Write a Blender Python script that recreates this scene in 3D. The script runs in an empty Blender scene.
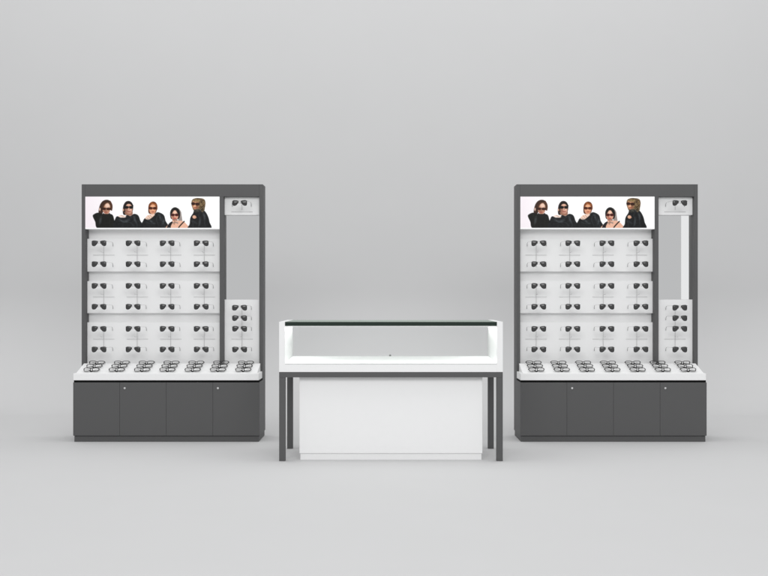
import bpy, bmesh, math, random
import numpy as np
from mathutils import Vector, Matrix

random.seed(4)
R = math.radians
scene = bpy.context.scene
COL = scene.collection

# ------------------------------------------------------------------ materials
def principled(name, color, rough=0.5, metal=0.0, spec=0.5, emit=None, estr=0.0, mottling=0.0,
               bump=0.0, scale=60.0):
    m = bpy.data.materials.new(name)
    m.use_nodes = True
    nt = m.node_tree
    b = nt.nodes['Principled BSDF']
    b.inputs['Base Color'].default_value = (*color, 1)
    b.inputs['Roughness'].default_value = rough
    b.inputs['Metallic'].default_value = metal
    b.inputs['Specular IOR Level'].default_value = spec
    if emit:
        b.inputs['Emission Color'].default_value = (*emit, 1)
        b.inputs['Emission Strength'].default_value = estr
    if mottling or bump:
        tc = nt.nodes.new('ShaderNodeTexCoord')
        nz = nt.nodes.new('ShaderNodeTexNoise')
        nz.inputs['Scale'].default_value = scale
        nz.inputs['Detail'].default_value = 5
        nt.links.new(tc.outputs['Object'], nz.inputs['Vector'])
        if mottling:
            mx = nt.nodes.new('ShaderNodeMapRange')
            mx.inputs['To Min'].default_value = 1 - mottling
            mx.inputs['To Max'].default_value = 1 + mottling
            nt.links.new(nz.outputs['Fac'], mx.inputs['Value'])
            mul = nt.nodes.new('ShaderNodeVectorMath'); mul.operation = 'SCALE'
            mul.inputs[0].default_value = color
            nt.links.new(mx.outputs['Result'], mul.inputs['Scale'])
            nt.links.new(mul.outputs['Vector'], b.inputs['Base Color'])
        if bump:
            bp = nt.nodes.new('ShaderNodeBump')
            bp.inputs['Strength'].default_value = bump
            bp.inputs['Distance'].default_value = 0.001
            nt.links.new(nz.outputs['Fac'], bp.inputs['Height'])
            nt.links.new(bp.outputs['Normal'], b.inputs['Normal'])
    return m

def thin_glass(name, tint, gloss=1.0, gtint=(1, 1, 1)):
    m = bpy.data.materials.new(name)
    m.use_nodes = True
    nt = m.node_tree
    nt.nodes.clear()
    out = nt.nodes.new('ShaderNodeOutputMaterial')
    tr = nt.nodes.new('ShaderNodeBsdfTransparent')
    tr.inputs['Color'].default_value = (*tint, 1)
    gl = nt.nodes.new('ShaderNodeBsdfGlossy')
    gl.inputs['Roughness'].default_value = 0.02
    gl.inputs['Color'].default_value = (*gtint, 1)
    fr = nt.nodes.new('ShaderNodeFresnel')
    fr.inputs['IOR'].default_value = 1.45
    mul = nt.nodes.new('ShaderNodeMath'); mul.operation = 'MULTIPLY'
    mul.inputs[1].default_value = gloss
    mix = nt.nodes.new('ShaderNodeMixShader')
    nt.links.new(fr.outputs['Fac'], mul.inputs[0])
    nt.links.new(mul.outputs['Value'], mix.inputs['Fac'])
    nt.links.new(tr.outputs['BSDF'], mix.inputs[1])
    nt.links.new(gl.outputs['BSDF'], mix.inputs[2])
    nt.links.new(mix.outputs['Shader'], out.inputs['Surface'])
    return m

M = {}
M['backdrop'] = principled('backdrop_paint', (0.575, 0.575, 0.577), 0.75, spec=0.25, mottling=0.012, scale=2.0)
M['dark'] = principled('charcoal_laminate', (0.088, 0.088, 0.089), 0.55, spec=0.35, mottling=0.03, bump=0.05, scale=220)
M['gap_shade'] = principled('shadow_gap_black', (0.005, 0.005, 0.005), 0.8, spec=0.1)  # near-black stands in for the shade between tray and cabinet
M['white'] = principled('white_lacquer', (0.845, 0.845, 0.845), 0.42, spec=0.4, mottling=0.008, scale=30)
M['panel'] = principled('white_board', (0.85, 0.85, 0.85), 0.5, spec=0.35, mottling=0.008, scale=30)
M['deck'] = principled('bright_white_deck', (0.86, 0.86, 0.86), 0.4, spec=0.4)
M['bracket'] = principled('pale_acrylic', (0.56, 0.56, 0.56), 0.25)
M['mirror'] = principled('mirror_silver', (0.91, 0.91, 0.91), 0.01, metal=1.0)
M['steel'] = principled('brushed_steel', (0.75, 0.75, 0.75), 0.25, metal=1.0)
M['lens'] = principled('smoked_lens', (0.036, 0.036, 0.036), 0.16, spec=0.6)
M['wire'] = principled('gunmetal_wire', (0.10, 0.10, 0.105), 0.3, metal=0.8)
M['temple'] = principled('pale_metal_temple', (0.55, 0.55, 0.55), 0.35, metal=0.5)
M['tip'] = principled('grey_temple_tip', (0.22, 0.22, 0.22), 0.4)
M['acetate'] = principled('black_acetate', (0.008, 0.008, 0.008), 0.25, spec=0.5)
M['clear'] = thin_glass('clear_lens', (0.95, 0.95, 0.95), 0.25)
M['glass'] = thin_glass('clear_glass', (0.998, 1.0, 0.999), 0.25)
M['topglass'] = thin_glass('green_glass', (0.96, 0.975, 0.965), 1.0, (.86, .97, .88))
M['edge'] = principled('dark_green_glass_edge', (0.012, 0.024, 0.017), 0.15, spec=0.5)
M['led'] = principled('lit_diffuser', (0.8, 0.8, 0.8), 0.5, emit=(1, 1, 1), estr=22)
M['lightbox'] = principled('lightbox_white', (0.85, 0.85, 0.85), 0.4, emit=(1, 1, 1), estr=0.06)

def poster_material():
    m = bpy.data.materials.new('backlit_print')
    m.use_nodes = True
    nt = m.node_tree
    b = nt.nodes['Principled BSDF']
    a = nt.nodes.new('ShaderNodeVertexColor'); a.layer_name = 'print'
    nt.links.new(a.outputs['Color'], b.inputs['Base Color'])
    nt.links.new(a.outputs['Color'], b.inputs['Emission Color'])
    b.inputs['Emission Strength'].default_value = 0.17
    b.inputs['Roughness'].default_value = 0.45
    b.inputs['Specular IOR Level'].default_value = 0.2
    return m
M['poster'] = poster_material()

# ------------------------------------------------------------------ helpers
def link(o, parent=None):
    COL.objects.link(o)
    if parent: o.parent = parent
    return o

def obj(name, bm, mats, parent=None, smooth=False):
    me = bpy.data.meshes.new(name)
    bmesh.ops.recalc_face_normals(bm, faces=bm.faces[:])
    bm.to_mesh(me); bm.free()
    if not isinstance(mats, (list, tuple)): mats = [mats]
    for m in mats: me.materials.append(m)
    if smooth:
        for p in me.polygons: p.use_smooth = True
    return link(bpy.data.objects.new(name, me), parent)

def box(bm, x0, x1, y0, y1, z0, z1, bev=0.0012, mi=0):
    r = bmesh.ops.create_cube(bm, size=1)
    vs = r['verts']
    for v in vs:
        v.co = Vector((x0 + (v.co.x + .5) * (x1 - x0), y0 + (v.co.y + .5) * (y1 - y0), z0 + (v.co.z + .5) * (z1 - z0)))
    fs = set(f for v in vs for f in v.link_faces)
    for f in fs: f.material_index = mi
    if bev:
        es = list(set(e for v in vs for e in v.link_edges))
        bmesh.ops.bevel(bm, geom=es, offset=bev, segments=2, affect='EDGES', profile=0.5, material=mi)
    return vs

def boxobj(name, dims, mat, parent=None, bev=0.0012):
    bm = bmesh.new(); box(bm, *dims, bev=bev)
    return obj(name, bm, mat, parent)

def tube(bm, pts, r, n=8, closed=False, mi=0):
    pts = [Vector(p) for p in pts]
    rs = r if isinstance(r, (list, tuple)) else [r] * len(pts)
    rings = []
    N = len(pts)
    prev = None
    for i, p in enumerate(pts):
        a = pts[(i - 1) % N] if (closed or i > 0) else p
        b = pts[(i + 1) % N] if (closed or i < N - 1) else p
        t = (b - a)
        t = t.normalized() if t.length > 1e-9 else Vector((0, 0, 1))
        if prev is None:
            up = Vector((0, 1, 0)) if abs(t.y) < 0.9 else Vector((0, 0, 1))
            u = t.cross(up).normalized()
        else:
            u = (prev - t * prev.dot(t)).normalized()
        prev = u
        w = t.cross(u)
        rings.append([bm.verts.new(p + (u * math.cos(2 * math.pi * k / n) + w * math.sin(2 * math.pi * k / n)) * rs[i]) for k in range(n)])
    for i in range(N if closed else N - 1):
        A, B = rings[i], rings[(i + 1) % N]
        for k in range(n):
            f = bm.faces.new((A[k], A[(k + 1) % n], B[(k + 1) % n], B[k])); f.material_index = mi
    if not closed:
        f = bm.faces.new(rings[0][::-1]); f.material_index = mi
        f = bm.faces.new(rings[-1]); f.material_index = mi

def disc(bm, c, r, depth, n=24):
    # short cylinder facing -Y
    q = bmesh.ops.create_cone(bm, cap_ends=True, segments=n, radius1=r, radius2=r * 0.88, depth=depth,
                              matrix=Matrix.Translation(c) @ Matrix.Rotation(R(90), 4, 'X'))
    return q['verts']

def spline(pts, per=6, closed=True):
    P = [Vector(p) for p in pts]; n = len(P); out = []
    rng = range(n if closed else n - 1)
    for i in rng:
        if closed: p0, p1, p2, p3 = P[i - 1], P[i], P[(i + 1) % n], P[(i + 2) % n]
        else: p0, p1, p2, p3 = P[max(i - 1, 0)], P[i], P[i + 1], P[min(i + 2, n - 1)]
        for k in range(per):
            t = k / per
            out.append(0.5 * ((2 * p1) + (p2 - p0) * t + (2 * p0 - 5 * p1 + 4 * p2 - p3) * t * t + (3 * p1 - p0 - 3 * p2 + p3) * t ** 3))
    if not closed: out.append(P[-1])
    return out

def empty(name, label, cat, loc, rotx=0, group=None):
    o = bpy.data.objects.new(name, None)
    o.empty_display_size = 0.05
    COL.objects.link(o)
    o.location = loc; o.rotation_euler = (rotx, 0, 0)
    o['label'] = label; o['category'] = cat
    if group: o['group'] = group
    return o

def copy_tree(o, parent=None):
    c = o.copy(); COL.objects.link(c); c.parent = parent
    for ch in list(o.children): copy_tree(ch, c)
    return c

# ------------------------------------------------------------------ setting
def make_backdrop():
    bm = bmesh.new()
    prof = [(-30.0, 0.0), (-6, 0.0), (2.9, 0.0)]
    cy, r = 2.9, 1.25
    for k in range(1, 25):
        a = R(90) * k / 24
        prof.append((cy + r * math.sin(a), r - r * math.cos(a)))
    prof.append((cy + r, 9.0))
    xs = [-24, 24]
    rows = [[bm.verts.new((x, y, z)) for y, z in prof] for x in xs]
    for i in range(len(prof) - 1):
        bm.faces.new((rows[0][i], rows[1][i], rows[1][i + 1], rows[0][i + 1]))
    o = obj('backdrop', bm, M['backdrop'], smooth=True)
    o['kind'] = 'structure'
    o['label'] = 'seamless light grey studio floor curving up into the wall'
make_backdrop()

# ------------------------------------------------------------------ poster painting (five women in dark clothes and sunglasses)
def paint_poster():
    S = 4
    X0, Y0, W, H = 84.8, 196.0, 134.5, 33.0
    w, h = int(W * S), int(H * S)
    gx, gy = np.meshgrid(X0 + (np.arange(w) + .5) / S, Y0 + (np.arange(h) + .5) / S)
    img = np.ones((h, w, 3)) * 0.995
    fade = np.clip((135 - gx) / 50, 0, 1)[..., None]
    img = img * (1 - fade * (1 - np.array([0.955, 0.92, 0.94])))
    rng = np.random.default_rng(3)
    def noise(sc):
        a = rng.random((int(h / sc) + 3, int(w / sc) + 3))
        yy, xx = np.mgrid[0:h, 0:w] / sc
        y0, x0 = yy.astype(int), xx.astype(int); fy, fx = yy - y0, xx - x0
        return (a[y0, x0] * (1 - fx) * (1 - fy) + a[y0, x0 + 1] * fx * (1 - fy) + a[y0 + 1, x0] * (1 - fx) * fy + a[y0 + 1, x0 + 1] * fx * fy)
    N1 = noise(5) * .6 + noise(2.2) * .4
    N2 = noise(3)
    def blend(mask, c, tex=0.0, T=None):
        nonlocal img
        c = np.array(c)
        col = np.ones_like(img) * c
        if tex: col = np.clip(col + (((N1 if T is None else T) - .5) * tex)[..., None], 0, 1)
        img = img * (1 - mask[..., None]) + col * mask[..., None]
    def ell(cx, cy, rx, ry, rot=0, soft=.35):
        ca, sa = math.cos(rot), math.sin(rot)
        dx, dy = gx - cx, gy - cy
        u, v = (dx * ca + dy * sa) / rx, (-dx * sa + dy * ca) / ry
        d = (np.sqrt(u * u + v * v) - 1) * min(rx, ry)
        return np.clip(.5 - d / (2 * soft), 0, 1)
    def poly(pts, soft=.3, smooth=True):
        P = [(float(p.x), float(p.y)) for p in spline([(a, b, 0) for a, b in pts], 5)] if smooth else pts
        inside = np.zeros(gx.shape, bool); dist = np.full(gx.shape, 1e9)
        n = len(P)
        for i in range(n):
            (x1, y1), (x2, y2) = P[i], P[(i + 1) % n]
            c = ((y1 > gy) != (y2 > gy)) & (gx < (x2 - x1) * (gy - y1) / ((y2 - y1) or 1e-9) + x1)
            inside ^= c
            dx, dy = x2 - x1, y2 - y1
            t = np.clip(((gx - x1) * dx + (gy - y1) * dy) / (dx * dx + dy * dy + 1e-9), 0, 1)
            dist = np.minimum(dist, np.hypot(gx - x1 - t * dx, gy - y1 - t * dy))
        d = np.where(inside, -dist, dist)
        return np.clip(.5 - d / (2 * soft), 0, 1)
    def stroke(pts, wd, c, soft=.3):
        m = np.zeros(gx.shape)
        P = [(p.x, p.y) for p in spline([(a, b, 0) for a, b in pts], 5, False)]
        for (x1, y1), (x2, y2) in zip(P, P[1:]):
            dx, dy = x2 - x1, y2 - y1
            t = np.clip(((gx - x1) * dx + (gy - y1) * dy) / (dx * dx + dy * dy + 1e-9), 0, 1)
            d = np.hypot(gx - x1 - t * dx, gy - y1 - t * dy) - wd
            m = np.maximum(m, np.clip(.5 - d / (2 * soft), 0, 1))
        blend(m, c)
    A = lambda l: [(84 + x / 10.97, 190 + y / 10.97) for x, y in l]
    B = lambda l: [(80 + x / 7.68, 180 + y / 7.68) for x, y in l]
    C = lambda l: [(150 + x / 10.97, 190 + y / 10.97) for x, y in l]
    skin, skin_s, skin_l = (.80, .62, .52), (.60, .42, .34), (.92, .78, .70)
    bottom = 227.6
    def glasses(cx, cy, hw, hh, c=(.05, .035, .03), lensc=None, rot=0.0):
        for s in (-1, 1):
            blend(ell(cx + s * hw * .52 * math.cos(rot), cy + s * hw * .52 * math.sin(rot), hw * .50, hh, rot, .25), c)
            if lensc: blend(ell(cx + s * hw * .52, cy + hh * .25, hw * .32, hh * .45, rot, .3) * .6, lensc)
        stroke([(cx - hw, cy - hh * .4 - hw * rot), (cx + hw, cy - hh * .4 + hw * rot)], .18, c)
    # 1: long brown hair, black polo neck
    blend(poly(A([(165, 270), (155, 230), (175, 150), (215, 108), (265, 105), (300, 140), (308, 190), (298, 222), (285, 215), (215, 230), (190, 265)])), (.20, .12, .08), .16)
    blend(ell(84 + 242 / 10.97, 190 + 198 / 10.97, 3.9, 5.9, 0), (.74, .53, .43), .08)
    blend(ell(84 + 232 / 10.97, 190 + 222 / 10.97, 1.4, 2.4, 0, .8), skin_s)
    blend(ell(84 + 254 / 10.97, 190 + 165 / 10.97, 2.4, 2.2, 0, .9), skin_l)
    blend(poly(A([(190, 195), (196, 150), (225, 128), (262, 130), (240, 142), (222, 160), (208, 190)]), .5), (.27, .16, .10), .15)
    blend(poly(A([(262, 128), (285, 140), (298, 175), (292, 200), (284, 170), (270, 146)]), .4), (.30, .18, .11), .15)
    blend(ell(84 + 170 / 10.97, 190 + 208 / 10.97, .8, 1.6), (.85, .72, .66))
    stroke(A([(205, 125), (190, 165), (186, 215), (178, 260)]), .75, (.22, .13, .09))
    stroke(A([(280, 120), (300, 165), (297, 215)]), .7, (.30, .18, .11))
    glasses(84 + 240 / 10.97, 190 + 203 / 10.97, 4.4, 1.35, (.16, .07, .04), (.35, .16, .08), 0.03)
    stroke(A([(238, 205), (236, 225)]), .25, skin_s)
    stroke(A([(222, 241), (250, 241)]), .35, (.62, .28, .26))
    blend(poly(A([(92, 285), (105, 262), (150, 245), (205, 262), (235, 272), (270, 258), (310, 272), (328, 330), (345, 420), (150, 420), (118, 345)])), (.065, .068, .055), .05)
    stroke(A([(150, 262), (165, 320), (158, 400)]), .22, (.12, .12, .10))
    stroke(A([(300, 290), (275, 350), (285, 405)]), .22, (.11, .11, .095))
    blend(poly(A([(205, 250), (222, 258), (262, 258), (275, 248), (285, 275), (240, 285), (200, 275)])), (.09, .08, .07))
    # 2: dark hair tied back, black leather, hand at collar
    blend(poly(A([(428, 265), (422, 210), (432, 155), (460, 120), (500, 118), (530, 150), (534, 205), (515, 255), (470, 268)])), (.10, .065, .055), .10)
    blend(ell(84 + 488 / 10.97, 190 + 205 / 10.97, 3.65, 5.7), (.76, .56, .48), .08)
    blend(ell(84 + 500 / 10.97, 190 + 212 / 10.97, 1.5, 2.0, 0, .8), (.90, .72, .63))
    blend(ell(84 + 462 / 10.97, 190 + 222 / 10.97, 1.2, 2.6, 0, .8), (.58, .40, .33))
    blend(ell(84 + 488 / 10.97, 190 + 158 / 10.97, 2.2, 1.0, 0, .7), (.88, .70, .60))
    stroke(A([(440, 170), (468, 142), (505, 142), (530, 168)]), .75, (.09, .06, .05))
    blend(ell(84 + 428 / 10.97, 190 + 215 / 10.97, .7, 1.3), skin)
    glasses(84 + 487 / 10.97, 190 + 186 / 10.97, 4.3, 1.45, (.02, .018, .02))
    stroke(A([(492, 190), (495, 212)]), .3, skin_s)
    stroke(A([(478, 232), (505, 230)]), .4, (.55, .25, .22))
    blend(poly(A([(440, 240), (465, 275), (520, 275), (530, 235), (500, 258)])), skin_s)
    blend(poly(A([(340, 310), (365, 285), (400, 300), (440, 290), (470, 272), (505, 282), (545, 258), (590, 275), (612, 330), (632, 420), (330, 420)])), (.075, .082, .092), .11)
    blend(poly(A([(372, 288), (395, 272), (430, 275), (458, 288), (440, 300), (400, 296)])), (.93, .84, .79))
    stroke(A([(405, 278), (430, 286)]), .12, skin_s)
    for p in ([(560, 275), (555, 320), (580, 370), (575, 405)], [(385, 310), (420, 345), (500, 355), (540, 390)], [(520, 290), (480, 320), (430, 330)]):
        stroke(A(p), .28, (.17, .185, .20), .5)
    # 3: ginger hair, black leather, pale hand at chin
    blend(poly(B([(528, 255), (522, 215), (530, 180), (550, 163), (575, 166), (590, 190), (588, 225), (572, 255)])), (.34, .17, .08), .16)
    blend(ell(80 + 555 / 7.68, 180 + 222 / 7.68, 3.4, 5.2), (.84, .60, .47), .08)
    blend(ell(80 + 558 / 7.68, 180 + 196 / 7.68, 2.5, 1.2, 0, .7), (.92, .68, .52))
    blend(ell(80 + 562 / 7.68, 180 + 232 / 7.68, 1.2, 1.4, 0, .7), (.88, .62, .47))
    stroke(B([(530, 212), (533, 188), (550, 174), (572, 176), (584, 194), (586, 218)]), .75, (.46, .23, .10), .6)
    stroke(B([(545, 172), (560, 180), (580, 186)]), .35, (.72, .42, .20), .5)
    glasses(80 + 556 / 7.68, 180 + 214 / 7.68, 3.9, 1.3, (.20, .07, .03), (.45, .17, .06))
    stroke(B([(550, 242), (566, 242)]), .35, (.60, .26, .20))
    blend(poly(B([(482, 312), (500, 290), (530, 300), (575, 255), (600, 245), (640, 266), (654, 310), (668, 372), (470, 372)])), (.075, .082, .088), .11)
    blend(poly(B([(498, 292), (515, 270), (545, 262), (572, 262), (560, 278), (530, 300), (512, 302)])), (.93, .80, .72))
    for q in ((520, 272, 536, 292), (535, 266, 548, 284)): stroke(B([(q[0], q[1]), (q[2], q[3])]), .12, skin_s)
    for p in ([(600, 262), (585, 300), (600, 345)], [(505, 320), (540, 335), (575, 330)], [(630, 285), (640, 325), (648, 360)]):
        stroke(B(p), .28, (.17, .19, .20), .5)
    # 4: dark sleek hair, bare shoulders with black straps, head scarf
    blend(poly(C([(300, 195), (335, 230), (345, 285), (350, 345), (310, 345), (305, 260)])), (.62, .58, .56), .18)
    blend(poly(C([(222, 300), (218, 240), (238, 200), (272, 185), (305, 200), (325, 240), (322, 300), (290, 320), (240, 318)])), (.075, .06, .055), .06)
    blend(ell(150 + 268 / 10.97, 190 + 272 / 10.97, 3.7, 5.8), (.84, .63, .53), .08)
    blend(ell(150 + 250 / 10.97, 190 + 292 / 10.97, 1.0, 2.2, 0, .8), (.66, .44, .36))
    blend(ell(150 + 272 / 10.97, 190 + 240 / 10.97, 1.7, 1.3, 0, .8), (.94, .78, .69))
    blend(poly(C([(250, 318), (290, 318), (300, 345), (270, 355), (245, 345)]), .6), (.55, .42, .37), .2)
    stroke(C([(232, 250), (255, 215), (285, 215), (306, 250)]), .7, (.07, .055, .05))
    glasses(150 + 268 / 10.97, 190 + 270 / 10.97, 3.9, 1.35, (.20, .04, .03), (.40, .08, .06))
    stroke(C([(257, 308), (280, 308)]), .4, (.72, .22, .20))
    blend(poly(C([(180, 425), (200, 375), (235, 345), (252, 330), (295, 335), (345, 335), (388, 362), (412, 425)])), (.90, .70, .60), .06)
    blend(poly(C([(178, 425), (200, 372), (232, 345), (245, 352), (225, 395), (222, 425)])), (.085, .075, .085), .06)
    stroke(C([(372, 342), (345, 370), (315, 405), (312, 422)]), .55, (.05, .045, .05))
    stroke(C([(250, 360), (275, 352), (300, 360)]), .5, (.50, .47, .45), .6)
    stroke(C([(258, 322), (268, 345), (262, 372)]), .4, skin_s, .7)
    # 5: curly blonde hair, black biker jacket, hand on chest
    blend(poly(C([(452, 150), (458, 105), (495, 84), (545, 84), (590, 95), (606, 135), (598, 190), (575, 222), (520, 245), (480, 225), (462, 190)])), (.36, .28, .18), .42, N2)
    blend(ell(150 + 497 / 10.97, 190 + 155 / 10.97, 3.5, 5.2), (.70, .50, .38), .1)
    blend(ell(150 + 488 / 10.97, 190 + 172 / 10.97, 1.2, 1.2, 0, .7), (.88, .68, .54))
    blend(ell(150 + 515 / 10.97, 190 + 180 / 10.97, 1.1, 1.8, 0, .8), (.50, .34, .24))
    for q in range(9):
        x0 = 530 + (q % 3) * 24; y0 = 95 + q * 12
        stroke(C([(x0, y0), (x0 + 14, y0 + 18), (x0 + 2, y0 + 36), (x0 + 16, y0 + 52)]), .22, ((.62, .52, .36), (.22, .16, .10))[q % 2], .4)
    blend(poly(C([(478, 228), (500, 220), (550, 222), (565, 238), (520, 256), (482, 245)]), .5), (.13, .13, .14), .12)
    blend(poly(C([(465, 110), (500, 95), (545, 100), (530, 122), (490, 122)])), (.52, .43, .28), .3, N2)
    glasses(150 + 493 / 10.97, 190 + 148 / 10.97, 3.9, 1.5, (.13, .05, .025), (.30, .13, .06), .08)
    stroke(C([(485, 188), (505, 190)]), .38, (.60, .27, .23))
    blend(poly(C([(425, 425), (432, 370), (440, 300), (470, 250), (485, 212), (520, 228), (565, 205), (605, 235), (635, 290), (650, 350), (658, 425)])), (.065, .07, .075), .10)
    blend(poly(C([(545, 190), (592, 180), (594, 215), (575, 240), (556, 228), (545, 210)]), .5) * .9, (.36, .30, .21), .4, N2)
    blend(poly(C([(482, 215), (510, 205), (545, 208), (548, 225), (515, 245), (486, 235)]), .6) * .9, (.21, .205, .18), .2, N2)
    blend(ell(150 + 483 / 10.97, 190 + 293 / 10.97, 1.9, 1.7, .4), (.86, .66, .55))
    stroke(C([(474, 282), (468, 300)]), .2, (.90, .72, .62)); stroke(C([(496, 286), (505, 300)]), .3, (.80, .58, .47))
    for p in ([(560, 215), (530, 270), (545, 330), (530, 400)], [(600, 260), (590, 320), (605, 400)], [(450, 330), (470, 370), (465, 410)]):
        stroke(C(p), .26, (.17, .18, .19), .5)
    for (cx, cy, rx, ry, rot) in ((121.0, 220.5, 2.4, .7, .5), (126, 221, 2.6, .9, -.4), (134.5, 219.5, .9, 3.2, -.3), (150.5, 221, 3.2, .9, .6), (160, 217.5, .9, 3.0, -.3),
                                  (163, 222, 1.0, 2.5, .3), (199.5, 221, .9, 3.0, .1), (204, 216, 1.0, 3.0, -.3), (194.5, 222, 1.8, .7, .5), (100, 220, 1.0, 3.4, .2)):
        blend(ell(cx, cy, rx, ry, rot, .9) * .75, (.27, .29, .305), .14)
    # white border along the bottom
    edge = np.clip((gy - bottom) / .25, 0, 1)
    blend(edge, (.98, .98, .98))
    lin = np.where(img <= .04045, img / 12.92, ((img + .055) / 1.055) ** 2.4)
    return np.clip(lin, 0, 1) * 0.93

def poster_mesh(parent, x0, x1, z0, z1, y):
    a = paint_poster()
    h, w, _ = a.shape
    xs = np.linspace(x0, x1, w); zs = np.linspace(z1, z0, h)
    co = np.zeros((h, w, 3)); co[..., 0] = xs[None]; co[..., 1] = y; co[..., 2] = zs[:, None]
    idx = np.arange(h * w).reshape(h, w)
    f = np.stack([idx[:-1, :-1], idx[1:, :-1], idx[1:, 1:], idx[:-1, 1:]], -1).reshape(-1, 4)
    me = bpy.data.meshes.new('poster')
    me.from_pydata(co.reshape(-1, 3).tolist(), [], f.tolist())
    ca = me.color_attributes.new('print', 'FLOAT_COLOR', 'POINT')
    rgba = np.ones((h * w, 4), np.float32); rgba[:, :3] = a.reshape(-1, 3)
    ca.data.foreach_set('color', rgba.ravel())
    me.materials.append(M['poster'])
    return link(bpy.data.objects.new('poster', me), parent)

# ------------------------------------------------------------------ wall display unit
W2 = 1.514 / 2
U = lambda u: u - W2                        # u runs from the unit's left edge
YF, YP, YC, YM, YB, YE = .244, .302, .290, .324, .353, .427
ROWS = [1.622, 1.449, 1.269, 1.097, .914, .744]
COLS = [.171 + .2815 * k for k in range(4)]
CROWS = [1.954, 1.089, 1.003, .915, .744]
CU = 1.3345
YL = .148                                   # plane of the lenses

def make_unit():
    root = empty('wall_display', '', 'display unit', (0, 0, 0), group='charcoal and white eyewear wall displays')
    boxobj('cabinet', (U(0), U(1.514), .0195, YE, .047, .485), M['dark'], root)
    boxobj('toe_kick', (U(.006), U(1.508), .014, YE - .004, 0, .0465), M['dark'], root)
    for k in range(4):
        a, b = .3785 * k, .3785 * (k + 1)
        d = boxobj('door', (U(a + (.0008 if k else 0)), U(b - (.0008 if k < 3 else 0)), 0, .018, .0515, .4835), M['dark'], root, .0006)
        if k in (1, 3):
            bm = bmesh.new(); disc(bm, (U(a + .0415), -.003, .438), .0095, .006)
            lk = obj('lock', bm, M['steel'], d)
    boxobj('shadow_gap_strip', (U(.004), U(1.510), .008, YF - .001, .4855, .5005), M['gap_shade'], root, 0)  # strip filling the gap under the tray, its shade put into the colour
    # tray with raised slope for the spectacles
    bm = bmesh.new()
    box(bm, U(0.001), U(1.509), -.001, YF - .001, .501, .557, .003)
    obj('tray', bm, M['white'], root)
    bm = bmesh.new()
    y0, y1, zb, z0, z1 = .012, YF - .002, .5572, .5590, .6240
    vs = [bm.verts.new(p) for p in [(U(.02), y0, zb), (U(1.494), y0, zb), (U(1.494), y1, zb), (U(.02), y1, zb),
                                    (U(.02), y0, z0), (U(1.494), y0, z0), (U(1.494), y1, z1), (U(.02), y1, z1)]]
    for q in [(0, 3, 2, 1), (4, 5, 6, 7), (0, 1, 5, 4), (1, 2, 6, 5), (2, 3, 7, 6), (3, 0, 4, 7)]: bm.faces.new([vs[i] for i in q])
    bmesh.ops.bevel(bm, geom=[e for e in bm.edges if e.verts[0].co.z > .558 and e.verts[1].co.z > .558], offset=.0012, segments=2, affect='EDGES')
    obj('sloped_shelf', bm, M['white'], root)
    # upright surround
    boxobj('side_panel', (U(0), U(.030), YF, YE, .4855, 2.120), M['dark'], root)
    boxobj('side_panel', (U(1.484), U(1.514), YF, YE, .4855, 2.120), M['dark'], root)
    boxobj('header', (U(.0302), U(1.4838), YF, YE, 2.0175, 2.120), M['dark'], root)
    boxobj('divider', (U(1.153), U(1.186), YF, YE - .02, .502, 2.0172), M['dark'], root)
    boxobj('back_panel', (U(.0305), U(1.1525), YB, YB + .014, .502, 2.017), M['panel'], root, 0)
    boxobj('back_panel', (U(1.1865), U(1.4835), YM + .006, YM + .02, .502, 2.017), M['panel'], root, 0)
    for z0, z1 in ((1.392, 1.668), (1.042, 1.312), (.502, .966)):
        boxobj('product_panel', (U(.031), U(1.152), YP, YB - .0005, z0, z1), M['panel'], root, .0015)
    for z0, z1 in ((1.867, 2.0168), (.502, 1.157)):
        boxobj('column_panel', (U(1.187), U(1.483), YC, YM + .0055, z0, z1), M['panel'], root, .0015)
    boxobj('mirror', (U(1.187), U(1.483), YM, YM + .0055, 1.1575, 1.8665), M['mirror'], root, 0)
    lb = boxobj('lightbox', (U(.031), U(1.1522), YF - .002, YB - .0005, 1.7455, 2.017), M['lightbox'], root, .001)
    poster_mesh(lb, U(.0318), U(1.1514), 1.7463, 2.0162, YF - .0026)
    # holders: rod, crossbar, peg, and an arm to the bridge of each pair
    def holder(u, yp, zs, ztop, zbot, zbar, peg=True):
        bm = bmesh.new()
        if zbot < ztop:
            tube(bm, [(U(u), yp - .008, zbot), (U(u), yp - .008, ztop)], .0017)
        if zbar:
            tube(bm, [(U(u - .09), yp - .0035, zbar), (U(u + .09), yp - .0035, zbar)], .0013)
            if peg: tube(bm, [(U(u), yp - .0005, zbar + .020), (U(u), yp - .085, zbar + .020), (U(u), yp - .089, zbar + .024)], [.0010, .0012, .0036])
        for z in zs:
            tube(bm, [(U(u), yp - .0005, z + .004), (U(u), YL - .001, z + .004)], .0010)
        return obj('holder', bm, M['bracket'], root, True)
    for r in range(3):
        a, b = ROWS[2 * r], ROWS[2 * r + 1]
        for u in COLS: holder(u, YP, (a, b), a + .01, b - .02, (a + b) / 2 - .004)
    holder(CU, YC, CROWS[:1], CROWS[0] + .005, CROWS[0] - .045, CROWS[0] - .06, False)
    holder(CU, YC, CROWS[1:], CROWS[1] + .02, CROWS[4] - .02, (CROWS[3] + CROWS[4]) / 2 - .004)
    return root

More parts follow.
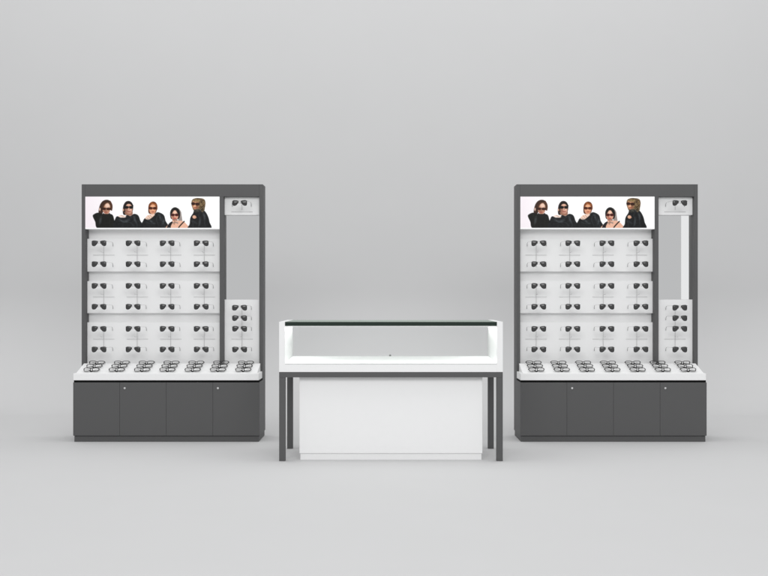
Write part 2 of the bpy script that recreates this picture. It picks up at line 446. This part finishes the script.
# ------------------------------------------------------------------ eyewear
def lens_mesh(name, outline, mat, parent, dome=.004, th=.0016):
    bm = bmesh.new()
    n = len(outline)
    c = sum((Vector(p) for p in outline), Vector()) / n
    layers = []
    for off in (0, th):
        rings = []
        for t in (1.0, .66, .33):
            rings.append([bm.verts.new((c.x + (p.x - c.x) * t, off - dome * (1 - t * t), c.z + (p.z - c.z) * t)) for p in outline])
        ce = bm.verts.new((c.x, off - dome, c.z))
        for A, B in zip(rings, rings[1:]):
            for k in range(n): bm.faces.new((A[k], A[(k + 1) % n], B[(k + 1) % n], B[k]))
        for k in range(n): bm.faces.new((rings[-1][k], rings[-1][(k + 1) % n], ce))
        layers.append(rings[0])
    for k in range(n): bm.faces.new((layers[0][k], layers[0][(k + 1) % n], layers[1][(k + 1) % n], layers[1][k]))
    return obj(name, bm, mat, parent, True)

AV = [(.0108, 0, .0160), (.020, 0, .0208), (.038, 0, .0230), (.053, 0, .0215), (.0592, 0, .011), (.0595, 0, -.007),
      (.0555, 0, -.0185), (.044, 0, -.0220), (.031, 0, -.0185), (.0195, 0, -.0075), (.0118, 0, .0045)]

def make_sunglasses():
    root = empty('sunglasses', '', 'sunglasses', (0, 0, 0))
    bm = bmesh.new()
    for s in (-1, 1):
        o = [Vector((p.x * s, p.y, p.z)) for p in spline(AV, 5)]
        tube(bm, o, .0013, 6, True)
        lens_mesh('lens', o, M['lens'], root)
        tube(bm, [(s * .0575, 0, .017), (s * .0625, .001, .017), (s * .0640, .006, .0165)], .0016, 6)
        tube(bm, [(s * .011, .001, .006), (s * .008, .006, .003), (s * .0075, .009, -.003)], [.0007, .0008, .0022], 6)
    tube(bm, spline([(-.012, 0, .0195), (0, -.001, .0210), (.012, 0, .0195)], 4, False), .0007, 6)
    tube(bm, spline([(-.0095, 0, .010), (0, -.002, .0135), (.0095, 0, .010)], 4, False), .0007, 6)
    obj('frame', bm, M['wire'], root, True)
    for s in (-1, 1):
        bm = bmesh.new()
        path = spline([(s * .0640, .006, .0165), (s * .071, .05, .0160), (s * .077, .095, .0150), (s * .0795, .118, .011)], 5, False)
        tube(bm, path, .0010, 6, mi=0)
        tp = spline([(s * .0785, .108, .0135), (s * .0798, .121, .009), (s * .0800, .131, -.004), (s * .0790, .136, -.018)], 5, False)
        tube(bm, tp, [.0014 + .0009 * i / (len(tp) - 1) for i in range(len(tp))], 6, mi=1)
        obj('temple', bm, [M['temple'], M['tip']], root, True)
    return root

EY = [(.0085, 0, .033), (.020, 0, .0395), (.040, 0, .0405), (.056, 0, .0375), (.0605, 0, .026), (.056, 0, .0085), (.042, 0, .0035),
      (.024, 0, .0035), (.0125, 0, .0110), (.0085, 0, .0220)]

def make_eyeglasses():
    # folded spectacles, lens plane XZ, base of the rims at z = 0, front towards -Y
    root = empty('eyeglasses', '', 'eyeglasses', (0, 0, 0))
    bm = bmesh.new()
    for s in (-1, 1):
        o = [Vector((p.x * s, p.y, p.z)) for p in spline(EY, 5)]
        tube(bm, o, .0025, 8, True)
        lens_mesh('lens', o, M['clear'], root, .002, .001)
        tube(bm, [(s * .0575, .000, .033), (s * .064, .003, .033), (s * .0655, .010, .032)], .0027, 8)
        tube(bm, [(s * .0095, .001, .024), (s * .0070, .005, .018), (s * .009, .006, .008)], [.0018, .0036, .0026], 6)
    tube(bm, spline([(-.0105, 0, .027), (0, -.001, .0305), (.0105, 0, .027)], 4, False), .0026, 8)
    obj('frame', bm, M['acetate'], root, True)
    for s, dy in ((-1, 0), (1, .006)):
        bm = bmesh.new()
        path = spline([(s * .0655, .010 + dy, .032), (s * .058, .014 + dy, .034), (s * .03, .016 + dy, .034), (s * .014, .016 + dy, .029),
                       (s * .006, .014 + dy, .018), (-s * .004, .010 + dy, .007)], 5, False)
        n = len(path)
        tube(bm, path, [.0017 + .0060 * (i / (n - 1)) ** 2 for i in range(n)], 8)
        obj('temple', bm, M['acetate'], root, True)
    return root

# ------------------------------------------------------------------ place displays and eyewear
UY = 1.02
unit = make_unit()
unit.location = (-1.819, UY, 0)
unit['label'] = 'charcoal wall display left of the counter, its mirror plain grey'
unit2 = copy_tree(unit)
unit2.location = (1.815, UY, 0)
unit2['label'] = 'charcoal wall display right of the counter, its mirror holding a white stripe'

ORD = ['first', 'second', 'third', 'fourth', 'fifth', 'sixth', 'seventh']
sg = make_sunglasses(); eg = make_eyeglasses()
used = {'s': False, 'e': False}
def place(proto, key, loc, rotx, label, group):
    o = proto if not used[key] else copy_tree(proto)
    used[key] = True
    o.location = loc; o.rotation_euler = (rotx, random.uniform(-.010, .010), random.uniform(-.02, .02))
    o['label'] = label; o['group'] = group
RW = ['top', 'second', 'third', 'fourth', 'fifth', 'lowest']
CW = ['above the mirror', 'highest of four below the mirror', 'second of four below the mirror',
      'third of four below the mirror', 'lowest of four below the mirror']
SLOPE = math.atan2(.6240 - .5590, YF - .002 - .012)
for side, ux in (('left', -1.819), ('right', 1.815)):
    for r, z in enumerate(ROWS):
        for c, u in enumerate(COLS):
            place(sg, 's', (ux + U(u), UY + YL, z), 0,
                  f'dark aviator sunglasses, {RW[r]} row of six, {ORD[c]} from left, {side} wall display', f'aviator sunglasses on the {side} wall display')
    for k, z in enumerate(CROWS):
        place(sg, 's', (ux + U(CU), UY + YL - .008, z), 0,
              f'dark aviator sunglasses {CW[k]}, narrow column of {side} wall display', f'aviator sunglasses on the {side} wall display')
    for r, (dy, nm) in enumerate(((.036, 'front'), (.122, 'middle'), (.205, 'back'))):
        for c in range(7):
            zz = .5590 + (dy - .012) * math.tan(SLOPE) + .003
            place(eg, 'e', (ux + U(.137 + .2065 * c), UY + dy - .012, zz), R(-44),
                  f'folded black eyeglasses, {nm} tray row, {ORD[c]} from left, {side} wall display', f'eyeglasses on the {side} tray')

# ------------------------------------------------------------------ glass display counter
def make_counter():
    root = empty('display_counter', 'white glass-topped showcase counter on charcoal metal legs between the wall displays', 'counter', (0, 0, 0))
    X, D = .802, .672
    t = .044
    st = None
    for x in (-X, X - t):
        for y in (0, D - t):
            boxobj('leg', (x, x + t, y, y + t, 0, .6005), M['dark'], root)
    bm = bmesh.new()
    box(bm, -X, X, 0, t, .601, .639); box(bm, -X, X, D - t, D, .601, .639)
    box(bm, -X, -X + t, t + .0005, D - t - .0005, .601, .639); box(bm, X - t, X, t + .0005, D - t - .0005, .601, .639)
    obj('rail_frame', bm, M['dark'], root)
    # showcase
    s = .042
    boxobj('case_base', (-X + s, X - s, .0002, D - .0002, .6395, .694), M['white'], root, .0003)
    for x in (-X, X - s):
        boxobj('side_panel', (x, x + s, 0, D, .6395, .9995), M['white'], root, .0008)
    bm = bmesh.new()
    a, b = -X + s + .001, X - s - .001
    yb = .612
    vs = [bm.verts.new(p) for p in [(a, .010, .6945), (b, .010, .6945), (b, yb, .6945), (a, yb, .6945),
                                    (a, .010, .7005), (b, .010, .7005), (b, yb, .7200), (a, yb, .7200)]]
    for q in [(0, 3, 2, 1), (4, 5, 6, 7), (0, 1, 5, 4), (1, 2, 6, 5), (2, 3, 7, 6), (3, 0, 4, 7)]: bm.faces.new([vs[i] for i in q])
    obj('display_deck', bm, M['deck'], root)
    # glass slab: clear faces, dark green polished edges
    bm = bmesh.new()
    box(bm, a, b, .0005, D - .002, .9705, .9985, 0)
    for f in bm.faces:
        f.material_index = 0 if abs(f.normal.z) > .5 else 1
    obj('glass_top', bm, [M['topglass'], M['edge']], root)
    boxobj('front_glass', (a, b, .002, .008, .6948, .970), M['glass'], root, 0)
    # slim light bar under the glass top, lit on its underside only
    bm = bmesh.new()
    box(bm, a + .002, b - .002, .0095, .0225, .9625, .9695, 0)
    for xa in (a + .012, b - .028):  # two side bars added to brighten the inner side walls
        box(bm, xa, xa + .016, .0235, .600, .9625, .9695, 0)
    for f in bm.faces: f.material_index = 1 if f.normal.z < -.5 else 0
    obj('light_bar', bm, [M['white'], M['led']], root)
    # polished edges of the front pane
    bm = bmesh.new()
    box(bm, a, b, -.0008, .0018, .6945, .6985, 0)
    obj('glass_channel', bm, M['steel'], root)
    for k, (x0, x1, y) in enumerate(((a, .003, .616), (-.003, b, .622))):
        g = boxobj('sliding_glass', (x0, x1, y, y + .005, .7005, .9695), M['glass'], root, 0)
        if k == 0:
            bm = bmesh.new(); disc(bm, (-.002, y - .008, .7245), .0085, .012)
            obj('lock', bm, M['tip'], g)
    # low storage cabinet between the legs
    cb = boxobj('storage_cabinet', (-.661, .661, .057, .60, .0475, .6005), M['white'], root, .002)
    boxobj('toe_kick', (-.655, .655, .068, .59, 0, .046), M['white'], cb, .001)
    return root
make_counter()

# ------------------------------------------------------------------ lights
def area(name, loc, target, sx, sy, power, color=(1, 1, 1)):
    l = bpy.data.lights.new(name, 'AREA'); l.shape = 'RECTANGLE'; l.size = sx; l.size_y = sy
    l.energy = power; l.color = color
    o = bpy.data.objects.new(name, l); COL.objects.link(o)
    o.location = loc
    d = Vector(target) - Vector(loc)
    o.rotation_euler = d.to_track_quat('-Z', 'Y').to_euler()
    return o
area('overhead_softbox', (0, 0.8, 7.0), (0, 1.4, 0), 14, 7, 370)
area('front_softbox', (0, -10.5, 5.6), (0, 1.0, 1.0), 9, 3.5, 550)
sbx = area('side_softbox', (5.42, -6.0, 1.9), (5.42, 2.0, 1.9), 1.84, 3.4, 6.5)

w = bpy.data.worlds.new('World'); scene.world = w; w.use_nodes = True
w.node_tree.nodes['Background'].inputs['Color'].default_value = (0.98, 0.99, 1.0, 1)
w.node_tree.nodes['Background'].inputs['Strength'].default_value = 0.55

# ------------------------------------------------------------------ camera
cam = bpy.data.cameras.new('camera'); co = bpy.data.objects.new('camera', cam); COL.objects.link(co)
co.location = (-.05, -7.647, 1.17); co.rotation_euler = (R(90), 0, 0)
cam.sensor_width = 36; cam.lens = 50; cam.shift_y = 10 / 768
cam.clip_end = 200
scene.camera = co
vs = scene.view_settings
vs.view_transform = 'Standard'; vs.look = 'None'; vs.exposure = 0; vs.gamma = 1
scene.cycles.use_denoising = True
scene.cycles.max_bounces = 10
scene.cycles.transparent_max_bounces = 16
